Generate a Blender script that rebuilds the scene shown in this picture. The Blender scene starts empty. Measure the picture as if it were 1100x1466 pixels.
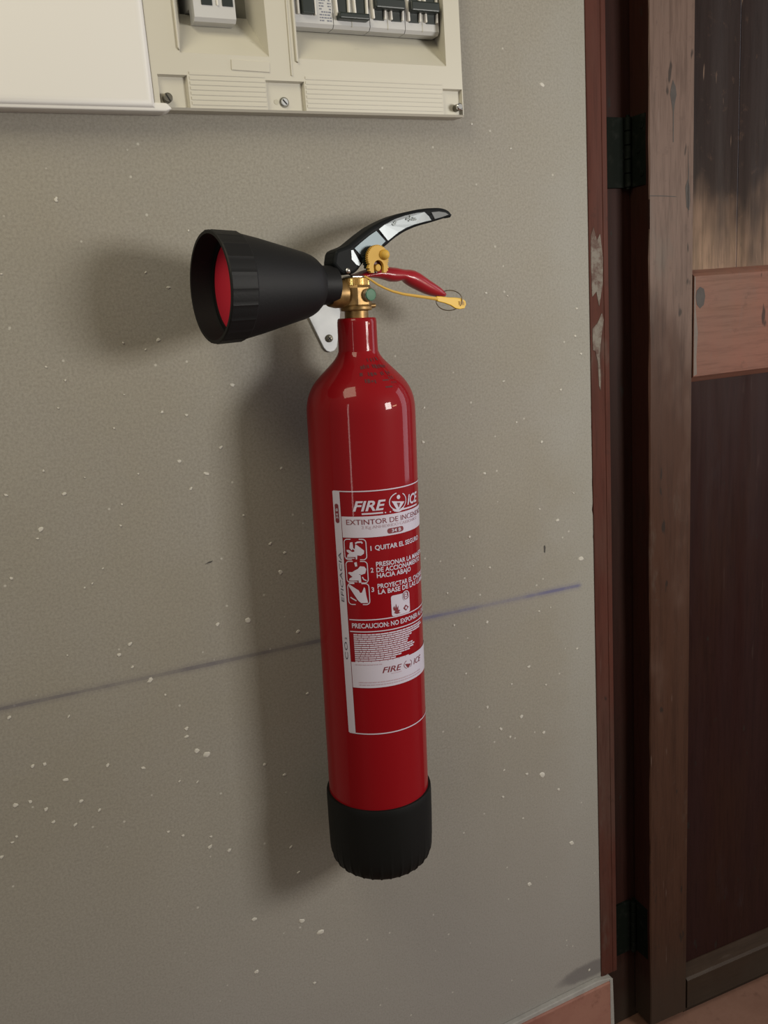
import bpy, bmesh, math, random
from math import sin, cos, pi, radians as R
from mathutils import Vector, Matrix

random.seed(7)
scene = bpy.context.scene
COL = scene.collection

# ------------------------------------------------------------------ camera
cd = bpy.data.cameras.new('camera')
cd.sensor_fit = 'VERTICAL'; cd.sensor_height = 36.0; cd.sensor_width = 36.0
cd.lens = 30.815; cd.clip_start = 0.02; cd.clip_end = 50
cam = bpy.data.objects.new('camera', cd); COL.objects.link(cam)
ex = Vector((0.8953097, -0.4396123, -0.0718437))
ey = Vector((0.1648821, 0.1772323, 0.970259))
ez = Vector((-0.4138048, -0.8805281, 0.231162))
m = Matrix((ex, ey, ez)).transposed().to_4x4()
m.translation = Vector((0.0, -0.881, 1.095))
cam.matrix_world = m
scene.camera = cam

# ------------------------------------------------------------------ light
w = bpy.data.worlds.new('room_light'); scene.world = w; w.use_nodes = True
w.node_tree.nodes['Background'].inputs[0].default_value = (1.0, 0.92, 0.81, 1)
w.node_tree.nodes['Background'].inputs[1].default_value = 0.20

def area(name, loc, target, sx, sy, power, color):
    l = bpy.data.lights.new(name, 'AREA'); l.shape = 'RECTANGLE'
    l.size = sx; l.size_y = sy; l.energy = power; l.color = color
    o = bpy.data.objects.new(name, l); COL.objects.link(o)
    o.location = loc
    o.rotation_euler = (Vector(target) - Vector(loc)).to_track_quat('-Z', 'Y').to_euler()
    return o
area('window_daylight', (1.22, -1.30, 1.19), (0.40, 0, 0.9), 0.36, 0.34, 14.8, (1.0, 0.975, 0.91))
area('side_window_daylight', (2.95, -0.60, 1.30), (0.3, -0.1, 0.95), 0.75, 1.9, 13.0, (0.88, 0.88, 1.0))
area('doorway_daylight', (-1.9, -1.9, 1.2), (0.4, 0, 0.9), 0.14, 1.7, 4.6, (1.0, 0.93, 0.86))
area('ceiling_lamp', (-0.38, -0.60, 2.05), (-0.1, 0, 1.3), 0.6, 0.6, 8.4, (1.0, 0.91, 0.66))
area('shoulder_glint_light', (1.62, -1.12, 1.15), (0.36, -0.1, 1.0), 0.30, 0.07, 1.3, (1.0, 0.72, 0.42))  # small warm light added for the orange glints on the shoulder

scene.view_settings.view_transform = 'Standard'
scene.view_settings.look = 'None'
scene.view_settings.gamma = 1.0
scene.view_settings.use_curve_mapping = False
scene.view_settings.exposure = 0.0

# ------------------------------------------------------------------ material helpers
def mat(name, color, rough=0.5, metal=0.0, coat=0.0, spec=0.5):
    mt = bpy.data.materials.new(name); mt.use_nodes = True
    b = mt.node_tree.nodes['Principled BSDF']
    b.inputs['Base Color'].default_value = (*color, 1)
    b.inputs['Roughness'].default_value = rough
    b.inputs['Metallic'].default_value = metal
    b.inputs['Coat Weight'].default_value = coat
    b.inputs['Coat Roughness'].default_value = 0.06
    b.inputs['Specular IOR Level'].default_value = spec
    return mt
class NT:
    def __init__(s, mt):
        s.t = mt.node_tree; s.b = s.t.nodes['Principled BSDF']
        s.co = s.new('ShaderNodeTexCoord').outputs['Object']
    def new(s, k, **kw):
        n = s.t.nodes.new(k)
        for a, v in kw.items(): setattr(n, a, v)
        return n
    def ln(s, a, b): s.t.links.new(a, b)
    def val(s, sock, v):
        if hasattr(v, 'is_output'): s.ln(v, sock)
        else: sock.default_value = v
    def math(s, op, a, b=0.0, c=0.0, clamp=False):
        n = s.new('ShaderNodeMath', operation=op); n.use_clamp = clamp
        s.val(n.inputs[0], a); s.val(n.inputs[1], b); s.val(n.inputs[2], c)
        return n.outputs[0]
    def noise(s, scale, detail=3, rough=0.5, stretch=None, off=None):
        n = s.new('ShaderNodeTexNoise'); n.inputs['Scale'].default_value = scale
        n.inputs['Detail'].default_value = detail; n.inputs['Roughness'].default_value = rough
        v = s.co
        if stretch or off:
            mp = s.new('ShaderNodeMapping'); s.ln(s.co, mp.inputs[0])
            if stretch: mp.inputs['Scale'].default_value = stretch
            if off: mp.inputs['Location'].default_value = off
            v = mp.outputs[0]
        s.ln(v, n.inputs['Vector']); return n.outputs['Fac']
    def ramp(s, v, a, b, lo=0.0, hi=1.0):
        n = s.new('ShaderNodeMapRange'); n.interpolation_type = 'SMOOTHSTEP'
        s.ln(v, n.inputs[0])
        n.inputs[1].default_value = a; n.inputs[2].default_value = b
        n.inputs[3].default_value = lo; n.inputs[4].default_value = hi
        return n.outputs[0]
    def mix(s, f, a, b):
        n = s.new('ShaderNodeMix', data_type='RGBA')
        s.val(n.inputs[0], f)
        for i, v in ((6, a), (7, b)):
            if hasattr(v, 'is_output'): s.ln(v, n.inputs[i])
            else: n.inputs[i].default_value = (*v, 1)
        return n.outputs[2]
    def bump(s, h, strength, dist=0.001):
        n = s.new('ShaderNodeBump'); n.inputs['Strength'].default_value = strength
        n.inputs['Distance'].default_value = dist
        s.ln(h, n.inputs['Height']); s.ln(n.outputs[0], s.b.inputs['Normal'])
    def xyz(s):
        n = s.new('ShaderNodeSeparateXYZ'); s.ln(s.co, n.inputs[0]); return n.outputs
    def color(s, c): s.ln(c, s.b.inputs['Base Color'])
    def rough(s, c): s.ln(c, s.b.inputs['Roughness'])

# ---- plaster wall with scuffs, a blue chalk line and fine white flecks
M_wall = mat('plaster_wall', (.3, .27, .23), 0.75, spec=0.25)
n = NT(M_wall)
x, y, z = n.xyz()
big = n.noise(2.2, 3, 0.55)
mid = n.noise(9.0, 4, 0.6, off=(3, 1, 2))
fine = n.noise(380.0, 3, 0.7)
c = n.mix(n.ramp(big, 0.3, 0.7), (0.272, 0.252, 0.208), (0.312, 0.295, 0.256))
c = n.mix(n.ramp(mid, 0.35, 0.75, 0, 0.35), c, (0.285, 0.272, 0.255))
c = n.mix(n.ramp(fine, 0.35, 0.68, 0, 0.42), c, (0.185, 0.165, 0.138))
# grey repaired plaster along the door frame
rep = n.ramp(n.math('ADD', x, n.math('MULTIPLY', n.math('SUBTRACT', mid, 0.5), 0.16)), 0.60, 0.72)
c = n.mix(n.math('MULTIPLY', rep, 0.45), c, (0.335, 0.335, 0.315))
# cool bounced light painted in: uneven grey towards the skirting
low = n.ramp(n.math('ADD', z, n.math('MULTIPLY', mid, 0.25)), 0.25, 0.75, 0.8, 0)
c = n.mix(low, c, (0.285, 0.272, 0.258))
c = n.mix(n.ramp(n.noise(420.0, 2, 0.6, off=(4, 4, 4)), 0.45, 0.7, 0, 0.30), c, (0.185, 0.170, 0.150))
# tiny flecks
vo = n.new('ShaderNodeTexVoronoi'); vo.inputs['Scale'].default_value = 95
n.ln(n.co, vo.inputs['Vector'])
sel = n.new('ShaderNodeSeparateColor'); n.ln(vo.outputs['Color'], sel.inputs[0])
fl = n.math('MULTIPLY', n.ramp(vo.outputs['Distance'], 0.08, 0.16, 1, 0), n.math('GREATER_THAN', sel.outputs[0], 0.93))
c = n.mix(n.math('MULTIPLY', fl, 0.7), c, (0.50, 0.48, 0.43))
# chalk line, snapped and smudged, hand drawn across the wall
d = n.math('ABSOLUTE', n.math('SUBTRACT', z, n.math('ADD', n.math('MULTIPLY', x, -0.0296), 0.7385)))
wob = n.math('MULTIPLY', n.noise(7.0, 2), 0.0028)
core = n.math('LESS_THAN', d, n.math('ADD', wob, 0.0004))
halo = n.ramp(d, 0.0, 0.008, 0.55, 0)
brk = n.ramp(n.noise(6.0, 5, 0.7, stretch=(1, 1, 0.02), off=(0.3, 0, 0)), 0.30, 0.62, 0.25, 1)
end = n.ramp(x, 0.685, 0.695, 1, 0)
ch = n.math('MULTIPLY', n.math('MULTIPLY', n.math('MAXIMUM', n.math('MULTIPLY', core, 0.8), n.math('MULTIPLY', halo, 0.8)), brk), end)
c = n.mix(ch, c, n.mix(n.ramp(x, 0.40, 0.46), (0.115, 0.105, 0.120), (0.105, 0.105, 0.21)))
# old scuff above the skirting tile
ds = n.math('ADD', n.math('POWER', n.math('DIVIDE', n.math('SUBTRACT', x, 0.690), 0.055), 2.0),
            n.math('POWER', n.math('DIVIDE', n.math('SUBTRACT', z, 0.124), 0.014), 2.0))
sc = n.ramp(n.math('ADD', ds, n.math('MULTIPLY', n.math('SUBTRACT', n.noise(35, 3), 0.5), 1.2)), 0.5, 1.3, 0.75, 0)
c = n.mix(sc, c, (0.135, 0.125, 0.125))
n.color(c)
n.bump(n.math('ADD', n.math('MULTIPLY', fine, 0.5), n.noise(38, 3, 0.6)), 0.35, 0.0012)

M_speck = mat('white_paint_splash', (0.50, 0.48, 0.43), 0.6)
M_nick = mat('dark_scratch', (0.06, 0.055, 0.05), 0.8)
M_mortar = mat('grey_mortar', (0.30, 0.29, 0.28), 0.85)
n = NT(M_mortar); n.color(n.mix(n.noise(60, 4, 0.7), (0.22, 0.21, 0.20), (0.38, 0.37, 0.35))); n.bump(n.noise(150, 4), 0.5)

M_knot = mat('dark_knot', (0.055, 0.045, 0.042), 0.7)
n = NT(M_knot); n.color(n.mix(n.noise(90, 4, .7), (0.016, 0.012, 0.010), (0.055, 0.042, 0.036)))
M_knotg = mat('rubbed_grey_wood', (0.12, 0.10, 0.088), 0.7)
n = NT(M_knotg); n.color(n.mix(n.noise(70, 4, .7), (0.08, 0.062, 0.052), (0.16, 0.125, 0.105)))
M_smear = mat('plaster_smear', (0.17, 0.15, 0.125), 0.8)
n = NT(M_smear); n.color(n.mix(n.ramp(n.noise(70, 4, 0.7), .35, .65), (0.085, 0.045, 0.035), (0.19, 0.17, 0.145)))
def tile_mat(name, a, b):
    mt = mat(name, a, 0.6); n = NT(mt)
    c = n.mix(n.ramp(n.noise(11, 4, 0.65), 0.35, 0.7), a, b)
    c = n.mix(n.ramp(n.noise(45, 3, 0.6, off=(1, 2, 3)), 0.55, 0.8, 0, .6), c, (b[0] * .5, b[1] * .45, b[2] * .4))
    n.color(c); n.bump(n.noise(120, 3), 0.25); return mt
M_tile = tile_mat('terracotta_skirting', (0.28, 0.135, 0.10), (0.23, 0.095, 0.072))
M_floor = tile_mat('terracotta_floor', (0.175, 0.092, 0.064), (0.145, 0.072, 0.048))

def wood_mat(name, base, worn, grey, wear=0.55, rough=0.42, dirt=0.0, horiz=False, climb=None, k=0.80):
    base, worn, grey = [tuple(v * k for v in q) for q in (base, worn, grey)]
    mt = mat(name, base, rough, coat=0.0, spec=0.14); n = NT(mt)
    st = (1, 1, 0.07) if not horiz else (0.07, 1, 1)
    g = n.noise(42, 5, 0.65, stretch=st)
    patch = n.noise(7.5, 4, 0.6, stretch=(1, 1, 0.4), off=(2.1, .3, 1.7))
    if climb:                                        # stile paint rubbed away at hand height; boards get a painted window glow
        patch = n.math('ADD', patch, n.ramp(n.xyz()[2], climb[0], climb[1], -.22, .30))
    c = n.mix(n.ramp(patch, wear - .13, wear + .13), base, worn)
    c = n.mix(n.ramp(g, 0.5, 0.75, 0, 0.5), c, (base[0] * .45, base[1] * .42, base[2] * .45))
    c = n.mix(n.ramp(n.noise(13, 5, 0.7, stretch=(1, 1, .35), off=(5, 5, 5)), 0.56, 0.72, 0, 0.55), c, grey)
    c = n.mix(n.ramp(n.noise(70, 2, 0.5, stretch=(1, 1, .35), off=(9, 1, 5)), 0.70, 0.76, 0, 0.8), c, (0.018, 0.014, 0.012))
    f2 = n.noise(190, 3, 0.7, stretch=st, off=(2, 7, 1))
    c = n.mix(n.ramp(f2, .42, .72, 0, .38), c, (base[0] * .4, base[1] * .38, base[2] * .36))
    f3 = n.noise(120, 2, 0.5, stretch=(1, 1, .12) if not horiz else (.12, 1, 1), off=(7, 3, 9))
    c = n.mix(n.ramp(f3, .70, .76, 0, .45), c, (worn[0] * 1.15 + .01, worn[1] * 1.2 + .01, worn[2] * 1.25 + .01))
    c = n.mix(n.ramp(n.noise(55, 4, .7, off=(8, 2, 6)), .58, .72, 0, .30), c, (worn[0] * .45, worn[1] * .42, worn[2] * .42))
    if dirt:
        x, y, z = n.xyz()
        f = n.ramp(n.math('ADD', z, n.math('MULTIPLY', n.noise(18, 4), 0.10)), 0.05, 0.05 + dirt, 0.8, 0)
        c = n.mix(f, c, (0.036, 0.026, 0.019))
    n.color(c)
    n.rough(n.ramp(n.noise(16, 4, 0.6, stretch=st), 0.3, 0.7, rough - .1, rough + .15))
    n.bump(g, 0.25, 0.001)
    return mt
M_frame = wood_mat('painted_frame_wood', (0.098, 0.031, 0.022), (0.092, 0.046, 0.036), (0.14, 0.125, 0.105), 0.60, 0.6, dirt=0.12)
M_jamb = wood_mat('shaded_jamb_wood', (0.052, 0.016, 0.011), (0.045, 0.019, 0.013), (0.035, 0.018, 0.014), 0.6, 0.6, dirt=0.14, k=0.45)  # shade beside the door put into the darkened wood colour
M_stile = wood_mat('worn_stile_wood', (0.064, 0.029, 0.018), (0.160, 0.104, 0.083), (0.130, 0.108, 0.09), 0.60, 0.5, dirt=0.2, climb=(.30, 1.40))
M_rail = wood_mat('worn_rail_wood', (0.215, 0.095, 0.068), (0.185, 0.100, 0.074), (0.135, 0.115, 0.10), 0.52, 0.42, horiz=True)
M_low = wood_mat('dark_bottom_rail_wood', (0.040, 0.024, 0.015), (0.055, 0.037, 0.026), (0.070, 0.057, 0.048), 0.55, 0.55, dirt=0.1, horiz=True)
M_panel = wood_mat('dark_panel_wood', (0.024, 0.0085, 0.0075), (0.028, 0.0105, 0.007), (0.032, 0.020, 0.021), 0.55, 0.40)
M_board = wood_mat('glow_tinted_board_wood', (0.030, 0.0205, 0.019), (0.29, 0.185, 0.13), (0.036, 0.035, 0.041), 0.70, 0.33, climb=(1.38, 1.03))  # low orange and bluish patches: window reflection painted in with the wear

M_iron = mat('blackened_iron', (0.008, 0.010, 0.008), 0.65, 0.0, spec=0.05)
n = NT(M_iron); n.color(n.mix(n.ramp(n.noise(60, 4, .7), .5, .75), (0.004, 0.0055, 0.004), (0.012, 0.013, 0.011)))
M_white = mat('white_plastic', (0.66, 0.645, 0.615), 0.45)
M_cream = mat('cream_plastic', (0.57, 0.55, 0.45), 0.42)
n = NT(M_cream); cc = n.mix(n.noise(8, 3), (0.50, 0.475, 0.405), (0.54, 0.515, 0.44))
cc = n.mix(n.ramp(n.noise(55, 3, .6), .72, .80, 0, .35), cc, (0.30, 0.28, 0.22)); n.color(cc)
M_cavity = mat('cavity_plastic', (0.45, 0.43, 0.35), 0.6)
M_brk = mat('breaker_grey_white', (0.50, 0.50, 0.50), 0.45)
M_brkw = mat('breaker_white_tabs', (0.66, 0.64, 0.60), 0.4)
M_tog = mat('dark_green_black_toggle', (0.012, 0.018, 0.016), 0.4)
M_ink = mat('grey_print', (0.16, 0.17, 0.22), 0.6)
M_screw = mat('dark_screw_steel', (0.16, 0.15, 0.12), 0.4, 0.8)
M_chrome = mat('chrome_tip', (0.75, 0.75, 0.75), 0.15, 1.0)
M_slot = mat('black_slot', (0.01, 0.01, 0.01), 0.7)

M_red = mat('red_gloss_paint', (0.285, 0.0065, 0.010), 0.45, coat=0.42, spec=0.05)
n = NT(M_red)
n.color(n.mix(n.noise(6, 3), (0.205, 0.0036, 0.0070), (0.225, 0.0042, 0.0078)))
n.bump(n.noise(260, 2), 0.03, 0.0006)
M_stamp = mat('worn_dark_ink', (0.075, 0.010, 0.012), 0.6)
M_prn = mat('white_label_print', (0.50, 0.465, 0.55), 0.45, coat=0.3)
M_let = mat('dark_red_lettering', (0.16, 0.012, 0.020), 0.5, coat=0.3)
M_letp = mat('pale_red_lettering', (0.42, 0.30, 0.35), 0.5, coat=0.3)
M_letg = mat('slate_lettering', (0.07, 0.06, 0.085), 0.5, coat=0.3)
M_boot = mat('black_rubber', (0.0038, 0.0043, 0.0042), 0.6, spec=0.22)
M_horn = mat('black_horn_plastic', (0.0075, 0.0075, 0.008), 0.55, spec=0.22)
n = NT(M_horn); n.bump(n.noise(420, 2), 0.2, 0.0005)
M_disc = mat('red_disc_plastic', (0.50, 0.010, 0.032), 0.6)
M_brass = mat('aged_brass', (0.36, 0.20, 0.055), 0.42, 0.6)
n = NT(M_brass); n.color(n.mix(n.ramp(n.noise(120, 3), .35, .7), (0.27, 0.160, 0.055), (0.15, 0.088, 0.030)))
M_brassk = mat('bright_knurled_brass', (0.50, 0.31, 0.10), 0.35, 0.7)
M_green = mat('green_plastic_disc', (0.012, 0.105, 0.042), 0.5)
M_lever = mat('black_gloss_lever', (0.007, 0.008, 0.009), 0.55, coat=0.0, spec=0.10)
M_lsheen = mat('painted_window_sheen', (0.17, 0.185, 0.195), 0.40, 0.7)  # window sheen on black lever paint, put into the colour
M_lsheen2 = mat('blue_grey_painted_sheen', (0.065, 0.080, 0.088), 0.40, 0.7)
M_grip = mat('red_dipped_vinyl', (0.285, 0.010, 0.018), 0.35, coat=0.3, spec=0.3)
M_yel = mat('amber_nylon', (0.56, 0.335, 0.055), 0.55, coat=0.0, spec=0.3)
M_yel2 = mat('yellow_nylon_tag', (0.66, 0.40, 0.018), 0.45)
M_steel = mat('zinc_steel', (0.55, 0.55, 0.53), 0.35, 1.0)
M_zinc = mat('dull_zinc_plate', (0.44, 0.455, 0.47), 0.5, 0.25)
n = NT(M_zinc); n.color(n.mix(n.noise(80, 4), (0.37, 0.385, 0.40), (0.50, 0.51, 0.52)))
M_wire = mat('ring_wire', (0.35, 0.31, 0.25), 0.3, 1.0)

# ------------------------------------------------------------------ geometry helpers
class MB:
    def __init__(s): s.v = []; s.f = []; s.sm = []
    def add(s, vs, fs, smooth=False):
        o = len(s.v); s.v += [tuple(p) for p in vs]
        for q in fs: s.f.append(tuple(i + o for i in q)); s.sm.append(smooth)
        return s
    def map(s, fn): s.v = [tuple(fn(*p)) for p in s.v]; return s
    def box(s, a, b, bev=0.0, seg=2):
        bm = bmesh.new(); bmesh.ops.create_cube(bm, size=1)
        for q in bm.verts: q.co = Vector([(a[i] + b[i]) / 2 + q.co[i] * (b[i] - a[i]) for i in range(3)])
        if bev: bmesh.ops.bevel(bm, geom=bm.edges[:], offset=bev, segments=seg, affect='EDGES', profile=0.5)
        return s.take(bm)
    def take(s, bm, smooth=False):
        bm.verts.ensure_lookup_table(); bm.verts.index_update()
        s.add([q.co[:] for q in bm.verts], [[q.index for q in f.verts] for f in bm.faces], smooth)
        bm.free(); return s
    def prism(s, poly, y0, y1, bev=0.0, seg=2, smooth=False):
        """polygon in (x, z) extruded along y"""
        bm = bmesh.new()
        a = [bm.verts.new((p[0], y0, p[1])) for p in poly]
        f = bm.faces.new(a)
        r = bmesh.ops.extrude_face_region(bm, geom=[f])
        for q in r['geom']:
            if isinstance(q, bmesh.types.BMVert): q.co.y = y1
        bmesh.ops.recalc_face_normals(bm, faces=bm.faces[:])
        if bev:
            bmesh.ops.bevel(bm, geom=bm.edges[:], offset=bev, segments=seg, affect='EDGES', profile=0.5)
        return s.take(bm, smooth)
    def lathe(s, prof, axis='z', seg=64, c=(0, 0, 0), mod=None, smooth=True, cap=True):
        """profile of (radius, height)"""
        vs, fs = [], []
        for i, (r, h) in enumerate(prof):
            for k in range(seg):
                a = 2 * pi * k / seg
                rr = r * (mod(i, a) if mod else 1)
                p = (rr * cos(a), rr * sin(a), h)
                if axis == 'x': p = (h, rr * cos(a), rr * sin(a))
                if axis == 'y': p = (rr * cos(a), h, rr * sin(a))
                vs.append((p[0] + c[0], p[1] + c[1], p[2] + c[2]))
        n = len(prof)
        for i in range(n - 1):
            for k in range(seg):
                k2 = (k + 1) % seg
                fs.append((i * seg + k, i * seg + k2, (i + 1) * seg + k2, (i + 1) * seg + k))
        if cap:
            fs.append(tuple(range(seg))[::-1]); fs.append(tuple((n - 1) * seg + k for k in range(seg)))
        return s.add(vs, fs, smooth)
    def tube(s, pts, rad, seg=10, closed=False, cap=True):
        pts = [Vector(p) for p in pts]; n = len(pts)
        rads = rad if isinstance(rad, (list, tuple)) else [rad] * n
        vs, fs = [], []; up = Vector((0.13, 0.9, 0.21)).normalized()
        for i, p in enumerate(pts):
            a = pts[(i - 1) % n] if closed else pts[max(i - 1, 0)]
            b = pts[(i + 1) % n] if closed else pts[min(i + 1, n - 1)]
            t = (b - a).normalized(); u = (up - t * up.dot(t)).normalized(); v = t.cross(u)
            r = rads[i]; ru, rv = (r if isinstance(r, tuple) else (r, r))
            for k in range(seg):
                q = 2 * pi * k / seg
                vs.append(p + u * (ru * cos(q)) + v * (rv * sin(q)))
        m = n if closed else n - 1
        for i in range(m):
            j = (i + 1) % n
            for k in range(seg):
                k2 = (k + 1) % seg
                fs.append((i * seg + k, i * seg + k2, j * seg + k2, j * seg + k))
        if not closed and cap:
            fs.append(tuple(range(seg))[::-1]); fs.append(tuple((n - 1) * seg + k for k in range(seg)))
        return s.add(vs, fs, True)
    def obj(s, name, material, parent=None, kind=None, label=None, auto=True, ang=35):
        me = bpy.data.meshes.new(name)
        me.from_pydata(s.v, [], s.f)
        bm = bmesh.new(); bm.from_mesh(me)
        bmesh.ops.recalc_face_normals(bm, faces=bm.faces[:])
        for f, q in zip(bm.faces, s.sm): f.smooth = q
        lim = R(ang)
        for e in bm.edges:
            if len(e.link_faces) == 2 and e.calc_face_angle(0) > lim: e.smooth = False
        bm.to_mesh(me); bm.free()
        me.materials.append(material)
        o = bpy.data.objects.new(name, me); COL.objects.link(o)
        if parent: o.parent = parent
        if kind: o['kind'] = kind
        if label: o['label'] = label
        return o

def empty(name, loc, rot=(0, 0, 0)):
    o = bpy.data.objects.new(name, None); COL.objects.link(o)
    o.empty_display_size = 0.02; o.location = loc; o.rotation_euler = rot
    return o
def tag(o, label, cat, group=None):
    o['label'] = label; o['category'] = cat
    if group: o['group'] = group
    return o

# ------------------------------------------------------------------ setting: wall, floor, skirting, frame
def smooth_lerp(tab, q):
    if q <= tab[0][0]: return tab[0][1]
    for (a, u), (b, v) in zip(tab, tab[1:]):
        if q <= b: return u + (v - u) * (q - a) / (b - a)
    return tab[-1][1]
EDGE = [(0.0, .7205), (.12, .7200), (.33, .7185), (.55, .7140), (.89, .7133), (1.16, .7164), (1.42, .7158), (2.1, .7150), (2.5, .715)]
rw = random.Random(3)
zs = [0.0 + 0.012 * i for i in range(175)] + [2.1]
edge = []
for q in zs:
    j = 0.0012 * rw.uniform(-1, 1) + 0.0010 * sin(q * 37) + 0.0012 * sin(q * 11 + 1)
    edge.append((smooth_lerp(EDGE, q) + j, q))
HX0, HX1, HZ0, HZ1 = 0.222, 0.527, 1.302, 1.535     # recess for the flush-mounted distribution board
wall = MB()
def front(poly, y=0.0):
    wall.add([(p[0], y, p[1]) for p in poly], [tuple(range(len(poly)))])
X0, ZT = -1.6, 2.5
xs_m = 0.60
# plain front rectangles left of the ragged strip, leaving the recess open
for (a, b, c_, d_) in [(X0, HX0, 0, ZT), (HX0, HX1, 0, HZ0), (HX0, HX1, HZ1, ZT), (HX1, xs_m, 0, ZT)]:
    front([(a, c_), (b, c_), (b, d_), (a, d_)])
for (a, q0), (b, q1) in zip(edge, edge[1:]):        # ragged strip of plaster up to the door frame
    front([(xs_m, q0), (a, q0), (b, q1), (xs_m, q1)])
    wall.add([(a, 0, q0), (a, 0.09, q0), (b, 0.09, q1), (b, 0, q1)], [(0, 1, 2, 3)])
front([(xs_m, 2.1), (1.62, 2.1), (1.62, ZT), (xs_m, ZT)])
front([(1.62, 0), (3.0, 0), (3.0, ZT), (1.62, ZT)])
wall.add([(1.62, 0, 0), (1.62, .09, 0), (1.62, .09, 2.1), (1.62, 0, 2.1)], [(0, 1, 2, 3)])
wall.add([(.71, 0, 2.1), (1.62, 0, 2.1), (1.62, .09, 2.1), (.71, .09, 2.1)], [(0, 1, 2, 3)])
wall.add([(.70, .11, 0), (1.64, .11, 0), (1.64, .11, 2.15), (.70, .11, 2.15)], [(0, 1, 2, 3)])  # unseen backing added to shut out light behind the door
HB = 0.075                                            # recess walls and back
wall.add([(HX0, 0, HZ0), (HX1, 0, HZ0), (HX1, HB, HZ0), (HX0, HB, HZ0), (HX0, 0, HZ1), (HX1, 0, HZ1), (HX1, HB, HZ1), (HX0, HB, HZ1)],
         [(0, 1, 2, 3), (4, 5, 6, 7), (0, 3, 7, 4), (1, 2, 6, 5), (3, 2, 6, 7)])
wall.add([(X0, .12, 0), (3, .12, 0), (3, .12, ZT), (X0, .12, ZT), (X0, 0, 0), (X0, 0, ZT), (3, 0, 0), (3, 0, ZT)],
         [(0, 1, 2, 3), (4, 0, 3, 5), (6, 1, 2, 7), (5, 3, 2, 7)])
wall = wall.obj('wall_back', M_wall, kind='structure')

SPECKS = [(109, 1208, 1.9), (185, 1076, 1.9), (151, 1076, 1.0), (171, 1068, 1.0), (78, 1060, 1.1), (93, 1046, 1.2), (253, 1025, 2.3), (179, 1006, 1.7), (203, 1000, 1.5), (145, 1027, 0.8), (83, 1021, 1.0), (234, 963, 2.1), (190, 955, 2.0), (216, 938, 2.3), (198, 925, 1.6), (76, 939, 1.8), (25, 946, 1.5), (61, 964, 1.2), (50, 908, 2.4), (46, 900, 1.2), (124, 899, 1.3), (128, 920, 1.1), (53, 1145, 1.1), (201, 1125, 1.5), (181, 1140, 1.0), (227, 1177, 1.1), (291, 839, 1.8), (297, 932, 1.5), (276, 852, 1.7), (250, 888, 1.2), (131, 996, 1.0), (148, 948, 1.1), (97, 952, 0.8), (17, 866, 1.5), (81, 843, 1.1), (89, 846, 1.1), (101, 859, 1.1), (284, 818, 2.5), (208, 775, 2.3), (242, 772, 3.0), (116, 775, 1.9), (104, 766, 2.1), (115, 750, 1.4), (55, 778, 0.9), (131, 731, 3.0), (144, 711, 1.3), (161, 667, 2.1), (160, 658, 1.8), (169, 638, 3.2), (179, 631, 3.5), (6, 671, 1.8), (17, 670, 2.0), (34, 647, 2.3), (76, 650, 1.9), (111, 636, 2.0), (-7, 728, 1.9), (47, 714, 1.4), (-16, 635, 2.5), (-2, 634, 1.8), (11, 621, 2.1), (45, 619, 1.9), (61, 603, 1.5), (16, 605, 1.9), (36, 595, 2.1), (146, 609, 1.3), (165, 602, 1.3), (264, 579, 1.8), (242, 599, 1.7), (169, 520, 2.5), (190, 508, 2.3), (142, 544, 1.6), (172, 532, 1.4), (127, 554, 1.6), (262, 486, 1.8), (266, 384, 3.5), (288, 359, 3.9), (209, 410, 2.7), (204, 340, 2.5), (273, 293, 1.7), (268, 450, 1.6), (-25, 596, 1.3), (-37, 584, 2.0), (-20, 601, 1.4), (297, 746, 2.0), (301, 670, 1.5), (605, 1254, 1.4), (564, 1098, 1.5), (593, 1093, 1.2), (693, 1072, 1.6), (690, 1039, 1.6), (698, 1017, 1.7), (583, 995, 1.5), (666, 976, 1.6), (474, 976, 1.6), (470, 937, 1.9), (599, 944, 1.3), (635, 915, 1.9), (555, 1279, 1.6), (551, 888, 2.0), (629, 831, 1.4), (656, 812, 2.3), (525, 814, 1.8), (552, 770, 1.6), (528, 777, 1.0), (691, 754, 3.8), (490, 750, 1.5), (544, 700, 2.1), (604, 625, 2.3), (510, 640, 1.6), (539, 586, 2.2), (590, 559, 2.3), (557, 551, 2.0), (624, 526, 2.1), (619, 465, 4.6), (595, 474, 1.8), (577, 608, 1.4), (630, 593, 1.5), (682, 631, 1.5), (623, 697, 1.4), (641, 698, 1.2), (559, 491, 1.4), (645, 435, 1.6), (556, 453, 1.7), (682, 843, 1.4), (497, 707, 1.5), (590, 558, 2.5), (558, 550, 2.1), (571, 535, 1.8), (624, 526, 2.2), (560, 491, 1.2), (595, 474, 1.6), (646, 434, 1.7), (665, 344, 3.8), (592, 307, 3.3), (586, 411, 1.3), (691, 124, 1.9), (651, 1322, 2.9), (109, 1207, 1.8)]
sp = MB(); rs = random.Random(11)
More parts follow.
